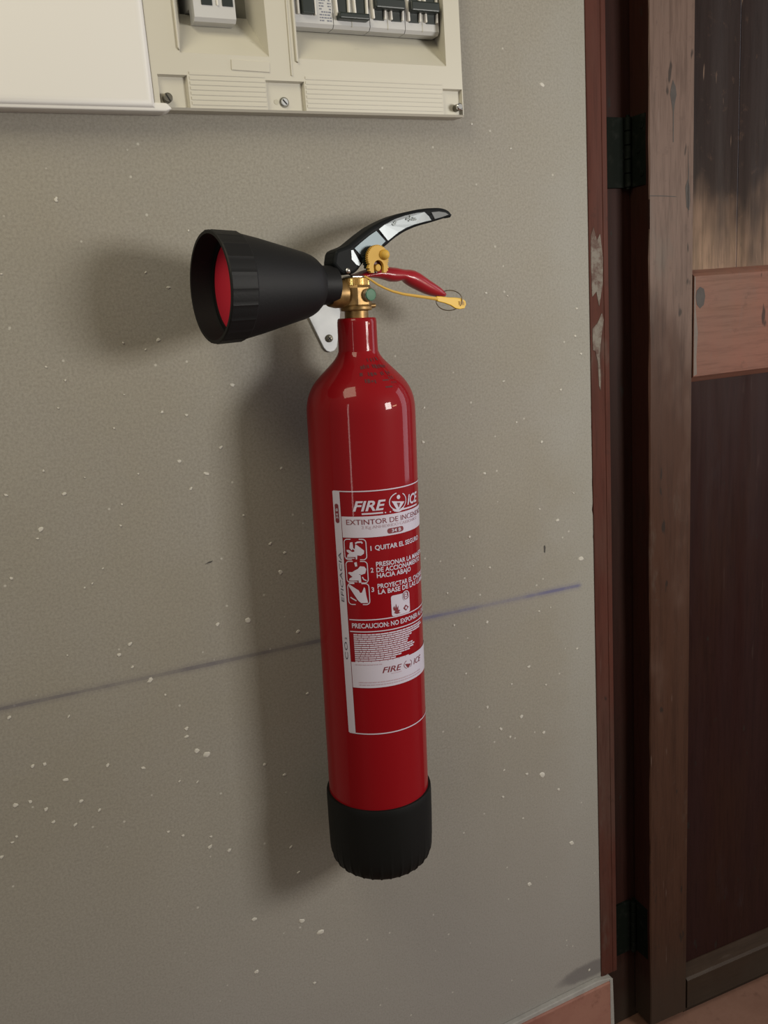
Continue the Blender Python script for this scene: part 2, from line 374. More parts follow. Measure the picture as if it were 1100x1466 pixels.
for (px, pz, r) in SPECKS:
    r = r * 0.0013; cx, cz = px * .001, pz * .001
    k = 9; a0 = rs.uniform(0, 6.28); el = rs.uniform(1.0, 1.9); ang = rs.uniform(-0.5, 0.9)
    ring = []
    for i in range(k):
        a = a0 + 2 * pi * i / k; q = r * rs.uniform(0.6, 1.05)
        u, v = q * cos(a) * el ** .5, q * sin(a) / el ** .5
        ring.append((cx + u * cos(ang) - v * sin(ang), cz + u * sin(ang) + v * cos(ang)))
    vs = [(p[0], 0.0003, p[1]) for p in ring] + [(cx + (p[0] - cx) * .7, -0.0007, cz + (p[1] - cz) * .7) for p in ring] + [(cx, -0.0009, cz)]
    fs = [(i, (i + 1) % k, k + (i + 1) % k, k + i) for i in range(k)] + [(k + i, k + (i + 1) % k, 2 * k) for i in range(k)]
    sp.add(vs, fs, True)
sp.obj('paint_splash', M_speck, wall, kind='stuff')
nk = MB()
nk.prism([(.6335, .7815), (.6350, .7830), (.6362, .7800), (.6352, .7730), (.6338, .7735)], -.0004, .0004)
nk.prism([(.203, .8435), (.2075, .8452), (.2115, .8456), (.2095, .8438)], -.0004, .0004)
nk.obj('scratch_mark', M_nick, wall)

fl = MB(); fl.box((-1.6, -3.0, -0.06), (3.0, 0.12, 0.0))
floor = fl.obj('floor', M_floor, kind='structure')

# terracotta skirting tiles bedded in grey mortar, stopping at the door frame
sk = empty('baseboard_back', (0, 0, 0)); sk['kind'] = 'structure'
xe = 0.721
for i in range(7):
    b = xe - i * 0.305; a = b - 0.3025
    MB().box((a, -0.0115, 0.002), (b, -0.003, 0.0985), 0.0018).obj('skirting_tile', M_tile, sk)
mo = MB()
mo.prism([(xe - 2.13, 0.096), (xe + .003, 0.096), (xe + .003, 0.1015), (xe - .02, 0.1065), (xe - 0.10, 0.1055), (xe - .17, 0.104), (xe - 2.13, 0.1040)], -0.0085, 0.0, 0.0012)
mo.box((xe - 2.13, -0.004, 0.0), (xe, 0.0, 0.098))
mo.prism([(xe + .0005, 0), (xe + .0085, 0), (xe + .0075, .05), (xe + .0062, .10), (xe + .0005, .101)], -0.0095, 0.004, 0.001)
mo.obj('mortar_bed', M_mortar, sk)

# door frame: a beaded outer strip and the flat jamb the door closes against
t1 = empty('trim_1', (0, 0, 0)); t1['kind'] = 'structure'
fm = MB()
fm.box((.7125, -0.0015, .103), (.7335, .085, 2.1), 0.0003)
fm.obj('frame_strip', M_frame, t1)
bd = MB(); bd.box((.7335, -0.0024, .103), (.7410, .080, 2.1), 0.0009, 2)
bd.obj('bead', M_frame, t1)
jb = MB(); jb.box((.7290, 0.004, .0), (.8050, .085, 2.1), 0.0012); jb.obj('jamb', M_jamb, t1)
ps = MB()
for poly in ([(.7150, 1.156), (.7190, 1.166), (.7240, 1.150), (.7290, 1.158), (.7330, 1.128), (.7320, 1.098), (.7260, 1.072), (.7220, 1.090), (.7155, 1.084), (.7145, 1.12)],
             [(.7150, 1.046), (.7230, 1.052), (.7300, 1.064), (.7330, 1.056), (.7290, 1.036), (.7255, 1.012), (.7270, .985), (.7262, .968), (.7240, .975), (.7228, 1.004), (.7190, 1.018), (.7150, 1.020)]):
    ps.prism(poly, -.0022, -.0010, .0003)
ps.obj('plaster_smear', M_smear, t1, kind='stuff')
t2 = empty('trim_2', (0, 0, 0)); t2['kind'] = 'structure'
MB().box((1.545, -0.0015, 0), (1.62, .085, 2.1), .002).obj('frame_strip', M_frame, t2)
t3 = empty('trim_3', (0, 0, 0)); t3['kind'] = 'structure'
MB().box((.7745, -0.0015, 2.045), (1.545, .085, 2.1), .002).obj('frame_strip', M_frame, t3)

# ------------------------------------------------------------------ the door, standing slightly ajar
HXD, AJ = 0.7785, R(-3.4)
door = empty('door_1', (HXD, 0.0, 0.0), (0, 0, AJ)); door['kind'] = 'structure'
DT, DB, DTOP, DW = 0.0345, 0.0125, 2.035, 0.765       # thickness, bottom, top, width
SW = 0.0690                                            # stile width
fy, by = -DT, 0.0
rj = random.Random(5)
# hinge-side stile with a worn, slightly uneven edge and a chamfer along the panel
def stile(x0, x1, chamfer_right):
    pr = [(x0 + .0015, fy), (x1 - .003, fy), (x1, fy + .0035), (x1, by), (x0, by), (x0, fy + .0015)] if chamfer_right else \
         [(x0 + .003, fy), (x1 - .0015, fy), (x1, fy + .0015), (x1, by), (x0, by), (x0, fy + .0035)]
    mbs = MB(); k = len(pr); nz = 60; vs = []; fs = []
    for i in range(nz + 1):
        q = DB + (DTOP - DB) * i / nz
        for j, p in enumerate(pr):
            dx = rj.uniform(-.0006, .0006) if j in (0, 5) else 0
            vs.append((p[0] + dx, p[1], q))
    for i in range(nz):
        for j in range(k):
            j2 = (j + 1) % k; fs.append((i * k + j, i * k + j2, (i + 1) * k + j2, (i + 1) * k + j))
    fs += [tuple(range(k)), tuple(nz * k + j for j in range(k))]
    o = mbs.add(vs, fs).obj('stile', M_stile, door)
    o.data.materials.append(M_jamb)                    # shade on the edge faces painted in with the dark jamb colour
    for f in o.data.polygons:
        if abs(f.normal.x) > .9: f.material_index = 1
    return o
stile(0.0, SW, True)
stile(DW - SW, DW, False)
def rail(z0, z1, name='rail', lip=0.006):
    a, b = SW + .0006, DW - SW - .0006
    pr = [(fy + .0005, z0 + .002), (fy + .0005, z1 - .002), (fy + .004, z1 + .001), (fy + .012, z1 + lip), (by - .004, z1 + lip),
          (by - .004, z0 - lip), (fy + .012, z0 - lip), (fy + .0035, z0)]
    mbs = MB(); k = len(pr)
    mbs.add([(a, p[0], p[1]) for p in pr] + [(b, p[0], p[1]) for p in pr],
            [(j, (j + 1) % k, k + (j + 1) % k, k + j) for j in range(k)] + [tuple(range(k))[::-1], tuple(range(k, 2 * k))])
    return mbs.obj(name, M_rail if name == 'rail' else M_low, door)
RZ0, RZ1 = 1.095 - .1215, 1.095 + .0065
rail(RZ0, RZ1)
br0, br1 = DB, 1.095 - 1.030
rail(br0, br1, 'bottom_rail', 0.019)
rail(1.93, DTOP, 'top_rail')
py0 = fy + .0135
MB().box((SW - .006, py0, br1 + .004), (DW - SW + .006, py0 + .012, RZ0 - .001)).obj('lower_panel', M_panel, door)
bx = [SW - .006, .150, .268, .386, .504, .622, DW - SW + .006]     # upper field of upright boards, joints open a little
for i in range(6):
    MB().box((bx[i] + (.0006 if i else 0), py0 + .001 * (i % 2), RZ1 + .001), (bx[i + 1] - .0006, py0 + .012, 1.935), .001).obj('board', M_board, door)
mk = MB(); yk = fy - .0002
mk.prism([(.0345, 1.3245), (.0385, 1.3170), (.0400, 1.3085), (.0375, 1.2990), (.0362, 1.2900), (.0360, 1.2560), (.0348, 1.2560), (.0345, 1.2900), (.0325, 1.3000), (.0305, 1.3090), (.0320, 1.3165)], yk, yk + .001)
mk.obj('knot', M_knot, door)
mk = MB()
mk.prism([(.0005, 1.1958), (.020, 1.1952), (.0405, 1.1940), (.0400, 1.1948), (.020, 1.1962), (.0005, 1.1968)], yk, yk + .001)
mk.prism([(.0575, 1.252), (.0582, 1.220), (.0572, 1.200), (.0588, 1.170), (.0592, 1.200), (.0594, 1.222)], yk, yk + .001)
mk.prism([(.0540, 1.205), (.0575, 1.214), (.0605, 1.205), (.0615, 1.190), (.0600, 1.178), (.0560, 1.182)], yk, yk + .001)
mk.obj('crack', M_knot, door, kind='stuff')
mk = MB(); yk2 = fy + .0003
mk.prism([(.0735, 1.082), (.0790, 1.0865), (.0850, 1.0835), (.0872, 1.0745), (.0850, 1.0640), (.0790, 1.0600), (.0740, 1.0650), (.0722, 1.0740)], yk2, yk2 + .001)
mk.obj('knot', M_knot, door)
mk = MB()
mk.prism([(.0698, 1.100), (.0715, 1.098), (.0720, 1.060), (.0760, 1.030), (.0740, 1.000), (.0752, .978), (.0698, .976)], yk2, yk2 + .001)
mk.obj('rubbed_edge', M_knotg, door)
# butt hinges: one leaf on the frame, one let into the door edge, knuckles between
def hinge(z0, z1):
    h = MB()
    h.box((.7405 - HXD, -.0005, z0), (.7690 - HXD, .0045, z1), .0004)
    ho = h.obj('hinge', M_iron, door)
    ho.rotation_euler = (0, 0, -AJ)
    l2 = MB(); l2.box((-.0022, fy + .006, z0), (.0006, by + .004, z1), .0004)
    for k in range(3):
        a = fy + .012 + .006 * (k % 2)
        zz = z0 + (z1 - z0) * (k + .5) / 3
        l2.lathe([(.0032, -.0031), (.0028, -.0035)], 'x', 14, (0, a, zz))
    l2.obj('leaf', M_iron, ho)
    kn = MB(); nk_ = 5; dz = (z1 - z0) / nk_
    for k in range(nk_):
        kn.lathe([(.0036, z0 + dz * k + .0004), (.0042, z0 + dz * k + .0012), (.0042, z0 + dz * (k + 1) - .0012), (.0036, z0 + dz * (k + 1) - .0004)], 'z', 18, (-.0068, -.0035, 0))
    kn.lathe([(.0022, z0 - .002), (.0022, z1 + .002)], 'z', 12, (-.0068, -.0035, 0))
    kn.obj('knuckle', M_iron, ho)
    return ho
hinge(1.095 + .115, 1.095 + .1950)
hinge(1.095 - .9700, 1.095 - .8850)

# ------------------------------------------------------------------ white cabinet cover beside the board
wc = empty('meter_box_cover', (0.04, 0, 1.095 + .187))
tag(wc, 'plain white plastic cover, blank, left of the cream breaker panel', 'cover')
cv = MB()
bm = bmesh.new(); bmesh.ops.create_cube(bm, size=1)
for q in bm.verts:
    q.co = Vector((-.34 if q.co.x < 0 else .1655, -.0225 if q.co.y < 0 else 0.0, 0.0 if q.co.z < 0 else .34))
fe = [e for e in bm.edges if all(v.co.y < -.01 for v in e.verts)]
bmesh.ops.bevel(bm, geom=fe, offset=.0085, segments=5, affect='EDGES', profile=0.6)
cv.take(bm, True); cv.obj('lid', M_white, wc)
lp = MB(); lp.prism([(-.34, -.0018), (.174, -.0018), (.1805, .0005), (.176, .0055), (.160, .006), (-.34, .006)], -.0195, -.0005, .0012, 3, True)
lp.obj('bottom_lip', M_white, wc)

# ------------------------------------------------------------------ cream distribution board, flush mounted
BX, BZ = 0.2055, 1.095 + .187
db = empty('distribution_board', (BX, 0, BZ))
tag(db, 'cream plastic breaker panel cover with two recessed windows and corner screws', 'electrical panel')
F = -0.0185                                            # front plane
W, Ht = .3285, .285
L = lambda v: v - BX
zb = lambda v: v - .187
w1 = (L(.2338), L(.3198), zb(.2360), .170)             # left window x0 x1 z0 z1 (front opening)
w2 = (L(.3500), L(.5152), zb(.2360), .170)
k1 = (L(.2480), L(.3140), zb(.2800), .168)             # inner opening at the back of each funnel
k2 = (L(.3515), L(.5212), zb(.2800), .168)
KY = 0.020
fp = MB()
# front plate quads around the two windows
rects = [(0, w1[0], w1[2], w1[3]), (w1[1], w2[0], w1[2], w1[3]), (w2[1], W, w1[2], w1[3]), (0, W, w1[3], Ht), (0, W, .0335, w1[2])]
for a, b, c_, d_ in rects: fp.add([(a, F, c_), (b, F, c_), (b, F, d_), (a, F, d_)], [(0, 1, 2, 3)])
# lower border: three sunk screw pads with ribbed fields between
pads = [(0.0050, .0325, .0300), (L(.3139), L(.3535), .0285), (L(.5095), W - .0010, .0272)]
PY = F + .0042
xprev = 0.0
for i, (a, b, pz) in enumerate(pads):
    if a > xprev: fp.add([(xprev, F, 0.002), (a, F, 0.002), (a, F, .0335), (xprev, F, .0335)], [(0, 1, 2, 3)])
    fp.add([(a, F, pz), (b, F, pz), (b, F, .0335), (a, F, .0335)], [(0, 1, 2, 3)])
    e = .0012
    fp.add([(a, F, .002), (b, F, .002), (b, F, pz), (a, F, pz), (a + e, PY, .002), (b - e, PY, .002), (b - e, PY, pz - e), (a + e, PY, pz - e)],
           [(4, 5, 6, 7), (0, 4, 7, 3), (1, 2, 6, 5), (3, 7, 6, 2)])
    xprev = b
fp.add([(xprev, F, .002), (W, F, .002), (W, F, .0335), (xprev, F, .0335)], [(0, 1, 2, 3)])
# window funnels
for a, b in ((w1, k1), (w2, k2)):
    o = [(a[0], F, a[2]), (a[1], F, a[2]), (a[1], F, a[3]), (a[0], F, a[3])]
    i_ = [(b[0], KY, b[2]), (b[1], KY, b[2]), (b[1], KY, b[3]), (b[0], KY, b[3])]
    fp.add(o + i_, [(0, 1, 5, 4), (1, 2, 6, 5), (2, 3, 7, 6), (3, 0, 4, 7)])
# outer skirt with a small rounded lip
sk_pts = [(0, .002), (W, .002), (W, Ht), (0, Ht)]
bk_pts = [(.002, .0005), (W - .0005, .0005), (W - .0005, Ht - .001), (.002, Ht - .001)]
fp.add([(p[0], F, p[1]) for p in sk_pts] + [(p[0], F + .002, q) for p, q in zip([(-.001,), (W + .001,), (W + .001,), (-.001,)], (0, 0, Ht + .001, Ht + .001))] +
       [(p[0], -0.0002, p[1]) for p in bk_pts],
       [(0, 1, 5, 4), (1, 2, 6, 5), (2, 3, 7, 6), (3, 0, 4, 7), (4, 5, 9, 8), (5, 6, 10, 9), (6, 7, 11, 10), (7, 4, 8, 11)])
fp.obj('cover_plate', M_cream, db)
# raised ribs, edge beads and a label ledge
rb = MB()
for (a, b) in ((.0345, L(.3130)), (L(.3550), L(.5085))):
    for k in range(7):
        q = .0048 + k * .0043
        rb.prism([(a, q), (b, q), (b, q + .0026), (a, q + .0026)], F - .0005, F + .0004)
rb.obj('ribbed_border', M_cream, db)
be = MB()
be.prism([(L(.2318), zb(.2395)), (L(.2336), zb(.2372)), (L(.2340), .168), (L(.2322), .168)], F - .0022, F + .001, .0006)
be.prism([(L(.3466), zb(.2330)), (L(.3488), zb(.2318)), (L(.3496), .168), (L(.3474), .168)], F - .0022, F + .001, .0006)
be.prism([(L(.3405), zb(.2200)), (L(.3420), zb(.2200)), (L(.3436), .168), (L(.3420), .168)], F - .0012, F + .001, .0005)
be.prism([(L(.2810), zb(.2230)), (L(.3190), zb(.2222)), (L(.3196), zb(.2316)), (L(.2816), zb(.2322))], F - .0009, F + .001, .0005)
be.obj('edge_bead', M_cream, db)
def screw(x, z, r, proud, tipm=None, slot=True, ang=40):
    s = MB(); s.lathe([(r, 0.0), (r, -proud + .0006), (r * .85, -proud)], 'y', 24, (x, PY, z))
    so = s.obj('screw', M_screw, db)
    if tipm:
        t = MB(); t.lathe([(r * .98, -proud + .0002), (r * 1.0, -proud - .0018), (r * .7, -proud - .0026)], 'y', 24, (x, PY, z)); t.obj('screw_cap', tipm, so)
    if slot:
        t = MB(); t.box((-r * .8, -.0003, -.0005), (r * .8, .0003, .0005))
        a = R(ang); t.map(lambda X, Y, Z: (x + X * cos(a) - Z * sin(a), PY - proud + Y - .0002, z + X * sin(a) + Z * cos(a)))
        t.obj('slot', M_slot, so)
    return so
screw(L(.2177), zb(.1970), .0043, .0060, None, True, 120)
sc_ = screw(L(.3325), zb(.1970), .0036, .0022, None, True, -48)
sc_.data.materials[0] = M_zinc
t_ = MB(); t_.lathe([(.0049, .0002), (.0049, -.0004)], 'y', 24, (L(.3325), PY, zb(.1970))); t_.obj('screw_recess', M_screw, sc_)
screw(L(.5265), zb(.1960), .0036, .0075, M_chrome, False)
hl = MB(); hl.lathe([(.0024, .0008), (.0024, -.0003)], 'y', 18, (L(.3245), PY, zb(.1972)))
hl.obj('spare_hole', M_cavity, db)
# back wall of the cavity behind the breakers, and the rail they clip to
bkp = MB(); bkp.box((.022, .052, .10), (W - .012, .058, .235), .001); bkp.obj('back_plate', M_cavity, db)

# ------------------------------------------------------------------ circuit breakers (each a thing of its own)
def breaker(x0, x1, poles, up, label, zbot=1.095 + .2684, yf=-.0020, printed=False):
    wd = x1 - x0
    t = empty('circuit_breaker', ((x0 + x1) / 2, -.0065, zbot))
    tag(t, label, 'circuit breaker', 'circuit breakers in the cream panel')
    h = wd / 2 - .0003
    body = MB()
    prof = [(yf + .0030, .0), (yf, .0030), (yf, .050), (yf + .006, .056), (yf + .006, .074), (.050, .074), (.050, .014), (yf + .016, .014), (yf + .016, .0)]
    k = len(prof)
    body.add([(-h, p[0], p[1]) for p in prof] + [(h, p[0], p[1]) for p in prof],
             [(j, (j + 1) % k, k + (j + 1) % k, k + j) for j in range(k)] + [tuple(range(k)), tuple(range(k, 2 * k))])
    body.obj('body', M_brk, t)
    pw = wd / poles
    for p in range(poles):
        cx = -wd / 2 + pw * (p + .5)
        MB().box((cx - pw * .30, yf - .0006, .0098), (cx + pw * .30, yf + .001, .034), .0004).obj('toggle_slot', M_tog, t)
        for sgn in (-1, 1):
            g = MB(); g.prism([(cx + sgn * pw * .32 - .0011, .0105), (cx + sgn * pw * .32 + .0011, .0105), (cx + sgn * pw * .36 + .0011, .034), (cx + sgn * pw * .36 - .0011, .034)], yf - .0034, yf + .0005, .0006)
            g.obj('guard_tab', M_brkw, t)
        if p:
            g = MB(); g.box((cx - pw / 2 - .0003, yf - .0003, .002), (cx - pw / 2 + .0003, yf + .0002, .050)); g.obj('pole_joint', M_cavity, t)
    tg = MB()
    a, b = -wd / 2 + pw * .16, wd / 2 - pw * .16
    if up: tg.box((a, yf - .0095, .0185), (b, yf + .001, .0285), .0018, 3)
    else: tg.box((a, yf - .0085, .0068), (b, yf + .001, .0130), .0016, 3)
    tg.obj('toggle_bar', M_tog, t)
    return t
breaker(.3946, .4345, 2, False, 'two-pole breaker with its dark toggle bar down, in the right window')
breaker(.4347, .4748, 2, True, 'two-pole breaker with toggle up, between the lowered one and the rightmost')
breaker(.4750, .5150, 2, True, 'two-pole breaker with toggle up, rightmost in the cream panel')
# residual-current device with printed face
rc = empty('residual_current_breaker', (.3737, -.0065, 1.095 + .2684))
tag(rc, 'pale safety breaker with printed face and one dark toggle, leftmost in right window', 'circuit breaker')
q = MB()
prof = [(.0010, .0), (-.0020, .0030), (-.0020, .050), (.004, .056), (.004, .074), (.050, .074), (.050, .014), (.014, .014), (.014, .0)]
k = len(prof); h = .0204
q.add([(-h, p[0], p[1]) for p in prof] + [(h, p[0], p[1]) for p in prof],
      [(j, (j + 1) % k, k + (j + 1) % k, k + j) for j in range(k)] + [tuple(range(k)), tuple(range(k, 2 * k))])
q.obj('body', M_brk, rc)
MB().box((-.0135, -.0075, .0100), (-.0008, -.001, .030), .0012).obj('toggle', M_tog, rc)
for xx in (-.0163, .0014):
    MB().box((xx - .0010, -.0050, .0098), (xx + .0010, -.001, .034), .0005).obj('guard_tab', M_brkw, rc)
pm = MB(); rp = random.Random(21)
for row in range(8):
    xx = .0065
    while xx < .0185:
        l_ = rp.uniform(.0010, .0030)
        if rp.random() < .75: pm.box((xx, -.00225, .0055 + row * .0026), (min(xx + l_, .019), -.0019, .0066 + row * .0026))
        xx += l_ + .0008
pm.obj('printed_rating', M_ink, rc)
# main switch in the left window
ms = empty('main_switch', (.2743, -.0065, 1.095 + .2669))
tag(ms, 'grey main switch with two dark slots, alone in the left window of cream panel', 'switch')
q = MB(); h = .0200; prof = [(.0010, .0), (-.0020, .0030), (-.0020, .050), (.050, .050), (.050, .014), (.014, .014), (.014, .0)]; k = len(prof)
q.add([(-h, p[0], p[1]) for p in prof] + [(h, p[0], p[1]) for p in prof],
      [(j, (j + 1) % k, k + (j + 1) % k, k + j) for j in range(k)] + [tuple(range(k)), tuple(range(k, 2 * k))])
q.obj('body', M_brk, ms)
for cx in (-.0072, .0128):
    MB().box((cx - .0052, -.0028, .0135), (cx + .0052, -.0010, .034), .0004).obj('toggle_slot', M_tog, ms)
MB().box((.0019, -.0034, .0135), (.0037, -.001, .034), .0006).obj('guard_tab', M_brkw, ms)

# ------------------------------------------------------------------ wall bracket behind the neck
wb = empty('wall_bracket', (.3640, 0, 1.095 - .046))
tag(wb, 'tapering grey zinc hanger plate with a screw, behind the extinguisher neck', 'bracket')
bx_, bz_ = .3640, -.046
P = [(.3330, .020), (.3424, -.0082), (.3565, -.0415), (.3595, -.0452), (.3637, -.0466), (.3685, -.0455), (.3718, -.0418), (.3760, -.022), (.3790, -.006), (.3782, -.0010), (.3800, .002), (.3785, .006), (.3800, .020)]
pl = MB(); pl.prism([(a - bx_, b - bz_) for a, b in P], -.0030, 0.0, .0006); pl.obj('plate', M_zinc, wb)
arm = MB(); arm.box((.3620 - bx_, -.0566, .0090 - bz_), (.3710 - bx_, -.002, .0120 - bz_), .0005)
arm.obj('hook_arm', M_zinc, wb)
s = MB(); s.lathe([(.0042, -.0025), (.0040, -.0044), (.0024, -.0052)], 'y', 20, (.3633 - bx_, 0, -.0321 - bz_)); so = s.obj('screw', M_screw, wb)
s = MB(); s.box((-.0024, -.0056, -.0005), (.0024, -.0050, .0005)); s.box((-.0005, -.0056, -.0024), (.0005, -.0050, .0024))
s.map(lambda X, Y, Z: (.3633 - bx_ + X * .8 - Z * .6, Y, -.0321 - bz_ + X * .6 + Z * .8)); s.obj('slot', M_slot, so)

# ------------------------------------------------------------------ the fire extinguisher
TH = 0.0337; HB_ = 0.584
fe = empty('fire_extinguisher', (.3657 - HB_ * sin(TH), -.072, 1.095 - .0222 - HB_ * cos(TH)), (0, TH, 0))
tag(fe, 'red gas fire extinguisher with black horn and white printed label on the wall', 'fire extinguisher')
Zh = lambda h: h + HB_
PROF = [(.0500, -.560), (.0550, -.556), (.0550, -.30), (.0550, -.084), (.0545, -.0745), (.0525, -.0655), (.0490, -.0575), (.0450, -.0515), (.0395, -.0455), (.0330, -.0390),
        (.0270, -.0330), (.0228, -.0280), (.0204, -.0235), (.0197, -.0185), (.0195, .0060), (.0190, .0090), (.0180, .0100), (.0120, .0100)]
# smooth the shoulder by sampling a Catmull-Rom through the profile
def crom(pts, n):
    out = []
    for i in range(len(pts) - 1):
        p0, p1, p2, p3 = pts[max(i - 1, 0)], pts[i], pts[i + 1], pts[min(i + 2, len(pts) - 1)]
        for k in range(n):
            t = k / n
            out.append(tuple(.5 * (2 * b + (c - a) * t + (2 * a - 5 * b + 4 * c - d) * t * t + (3 * b - a - 3 * c + d) * t ** 3) for a, b, c, d in zip(p0, p1, p2, p3)))
    return out + [pts[-1]]
body_prof = PROF[:3] + crom(PROF[3:15], 5) + PROF[15:]
MB().lathe([(r, Zh(h)) for r, h in body_prof], 'z', 128).obj('cylinder', M_red, fe, ang=50)
_rp = sorted([(h, r) for r, h in PROF[1:15]])
def rad(h): return smooth_lerp(_rp, h)
# --- black boot with knurled lower rim
bp = [(.0552, -.4968), (.0574, -.4968), (.0580, -.4990), (.0582, -.505), (.0580, -.535), (.0576, -.558), (.0568, -.567), (.0552, -.5735), (.0528, -.5790), (.0490, -.5835), (.0300, -.584)]
def bmod(i, a):
    if 5 <= i <= 9: return 1 + (0, 0, 0, 0, 0, .002, .010, .020, .026, .022)[i] * max(0, cos(a * 31)) ** 4
    return 1
MB().lathe([(r, Zh(h)) for r, h in bp], 'z', 368, mod=bmod).obj('base_boot', M_boot, fe, ang=40)

# --- printed label wrapped on the cylinder:  u = degrees round the bottle, h = height
def wrap(u, h, off):
    a = R(u + (-.154 - h) * 16.3); r = rad(h) + off
    return (r * sin(a), -r * cos(a), Zh(h))
DEG = R(1) * .055                                       # metres per degree
def band(mb, u0, u1, h0, h1, off, step=2.5):
    nu = max(1, int(abs(u1 - u0) / step)); nh = max(1, int(abs(h1 - h0) / .03)); vs = []; fs = []
    for j in range(nh + 1):
        for i in range(nu + 1): vs.append(wrap(u0 + (u1 - u0) * i / nu, h0 + (h1 - h0) * j / nh, off))
    for j in range(nh):
        for i in range(nu):
            a = j * (nu + 1) + i; fs.append((a, a + 1, a + nu + 2, a + nu + 1))
    mb.add(vs, fs, True)
def stroke(mb, pts, wd, off, closed=False):
    """polyline in (u deg, h) of a given width in metres"""
    q = [Vector((u * DEG, h)) for u, h in pts]; n_ = len(q); L_, Rr = [], []
    for i in range(n_):
        a = q[(i - 1) % n_] if closed else q[max(i - 1, 0)]; b = q[(i + 1) % n_] if closed else q[min(i + 1, n_ - 1)]
        t = (b - a).normalized(); nn = Vector((-t.y, t.x)) * wd / 2
        L_.append(q[i] + nn); Rr.append(q[i] - nn)
    vs = [wrap(p.x / DEG, p.y, off) for p in L_] + [wrap(p.x / DEG, p.y, off) for p in Rr]
    m_ = n_ if closed else n_ - 1
    mb.add(vs, [(i, (i + 1) % n_, n_ + (i + 1) % n_, n_ + i) for i in range(m_)], True)
def blob(mb, pts, off):
    cu = sum(p[0] for p in pts) / len(pts); ch_ = sum(p[1] for p in pts) / len(pts)
    bm = bmesh.new(); f = bm.faces.new([bm.verts.new((u, h * 1000, 0)) for u, h in pts])
    u = math.ceil(min(p[0] for p in pts) / 2.5) * 2.5
    while u < max(p[0] for p in pts):                  # cut into narrow strips so the print follows the curve
        bmesh.ops.bisect_plane(bm, geom=bm.verts[:] + bm.edges[:] + bm.faces[:], plane_co=(u, 0, 0), plane_no=(1, 0, 0)); u += 2.5
    bmesh.ops.triangulate(bm, faces=bm.faces[:])
    bm.verts.index_update()
    mb.add([wrap(v.co.x, v.co.y / 1000, off) for v in bm.verts], [[v.index for v in f.verts] for f in bm.faces])
    bm.free()
def rrect(u0, u1, h0, h1, r, n_=5):
    ru = r / DEG; out = []
    for (cu, ch_, a0) in ((u1 - ru, h1 - r, 0), (u0 + ru, h1 - r, 90), (u0 + ru, h0 + r, 180), (u1 - ru, h0 + r, 270)):
        for k in range(n_ + 1):
            a = R(a0 + 90 * k / n_); out.append((cu + ru * cos(a), ch_ + r * sin(a)))
    return out
_tc = {}
def glyphs(s_, bold, shear):
    key = (s_, bold, shear)
    if key not in _tc:
        cu = bpy.data.curves.new('t', 'FONT'); cu.body = s_; cu.size = 1; cu.offset = bold; cu.shear = shear; cu.resolution_u = 3
        o = bpy.data.objects.new('t', cu); COL.objects.link(o)
        dg = bpy.context.evaluated_depsgraph_get(); dg.update()
        me = bpy.data.meshes.new_from_object(o.evaluated_get(dg), depsgraph=dg)
        vs = [(v.co.x, v.co.y) for v in me.vertices]; fs = [tuple(p.vertices) for p in me.polygons]
        bpy.data.meshes.remove(me); bpy.data.objects.remove(o); bpy.data.curves.remove(cu)
        _tc[key] = (vs, fs)
    return _tc[key]
def text(mb, s_, u0, u1, base, cap, off, bold=0.0, shear=0.0):
    vs, fs = glyphs(s_, bold, shear)
    xa = min(v[0] for v in vs); xb = max(v[0] for v in vs); capu = 0.70
    mb.add([wrap(u0 + (v[0] - xa) / (xb - xa) * (u1 - u0), base + v[1] / capu * cap, off) for v in vs], fs)
def vtext(mb, s_, u, h0, h1, capdeg, off, bold=0.0, shear=0.0):
    """reads upward: baseline on the right at angle u"""
    vs, fs = glyphs(s_, bold, shear)
    xa = min(v[0] for v in vs); xb = max(v[0] for v in vs)
    mb.add([wrap(u - v[1] / .70 * capdeg, h0 + (v[0] - xa) / (xb - xa) * (h1 - h0), off) for v in vs], fs)

o1, o2, o3 = .00035, .00060, .00085
RE = 78.0                                               # right edge of the label, round the side
lb = MB()
stroke(lb, [(u, -.1540) for u in [-58.5 + i * 2.5 for i in range(55)]], .0011, o1)
stroke(lb, [(u, -.4092) for u in [-58.5 + i * 2.5 for i in range(55)]], .0012, o1)
stroke(lb, [(RE - 1, -.154 - .0051 * i) for i in range(51)], .0012, o1)
blob(lb, [(-59.2, -.1565), (-58.6, -.1543), (-57.2, -.1535), (-51.2, -.1535), (-51.2, -.4097), (-57.2, -.4095), (-58.8, -.4085), (-59.5, -.4062)], o1) if False else band(lb, -59.5, -51.2, -.4090, -.1540, o1, 1.5)
band(lb, -50.6, RE - 1, -.2002, -.1790, o1)
band(lb, -50.6, RE - 1, -.3582, -.3305, o1)
# first line: wordmark with an emblem between the words
text(lb, 'FIRE', -37.8, -3.4, -.1735, .0098, o1, .025, .28)
text(lb, 'ICE', 24.2, 46.0, -.1732, .0098, o1, .025, .28)
cu_, ch_ = 11.3, -.1675
for a0, a1 in ((100, 262), (-80, 55)):
    stroke(lb, [(cu_ + 10.8 * cos(R(a)), ch_ + .0085 * sin(R(a))) for a in range(a0, a1 + 1, 9)], .0010, o1)
stroke(lb, [(cu_ + 10 * cos(R(a)), ch_ - .0005 + .0092 * sin(R(a))) for a in range(225, 320, 8)], .0020, o1)
blob(lb, [(cu_ - 8.2, ch_ + .0012), (cu_ + 8.4, ch_ - .0015), (cu_ + 5.5, ch_ - .0042), (cu_ + .5, ch_ - .0086), (cu_ - 2.0, ch_ - .0088)], o1)
blob(lb, [(cu_ + .5 + 2.3 * cos(R(a)), ch_ + .0042 + .0022 * sin(R(a))) for a in range(0, 360, 30)], o1)
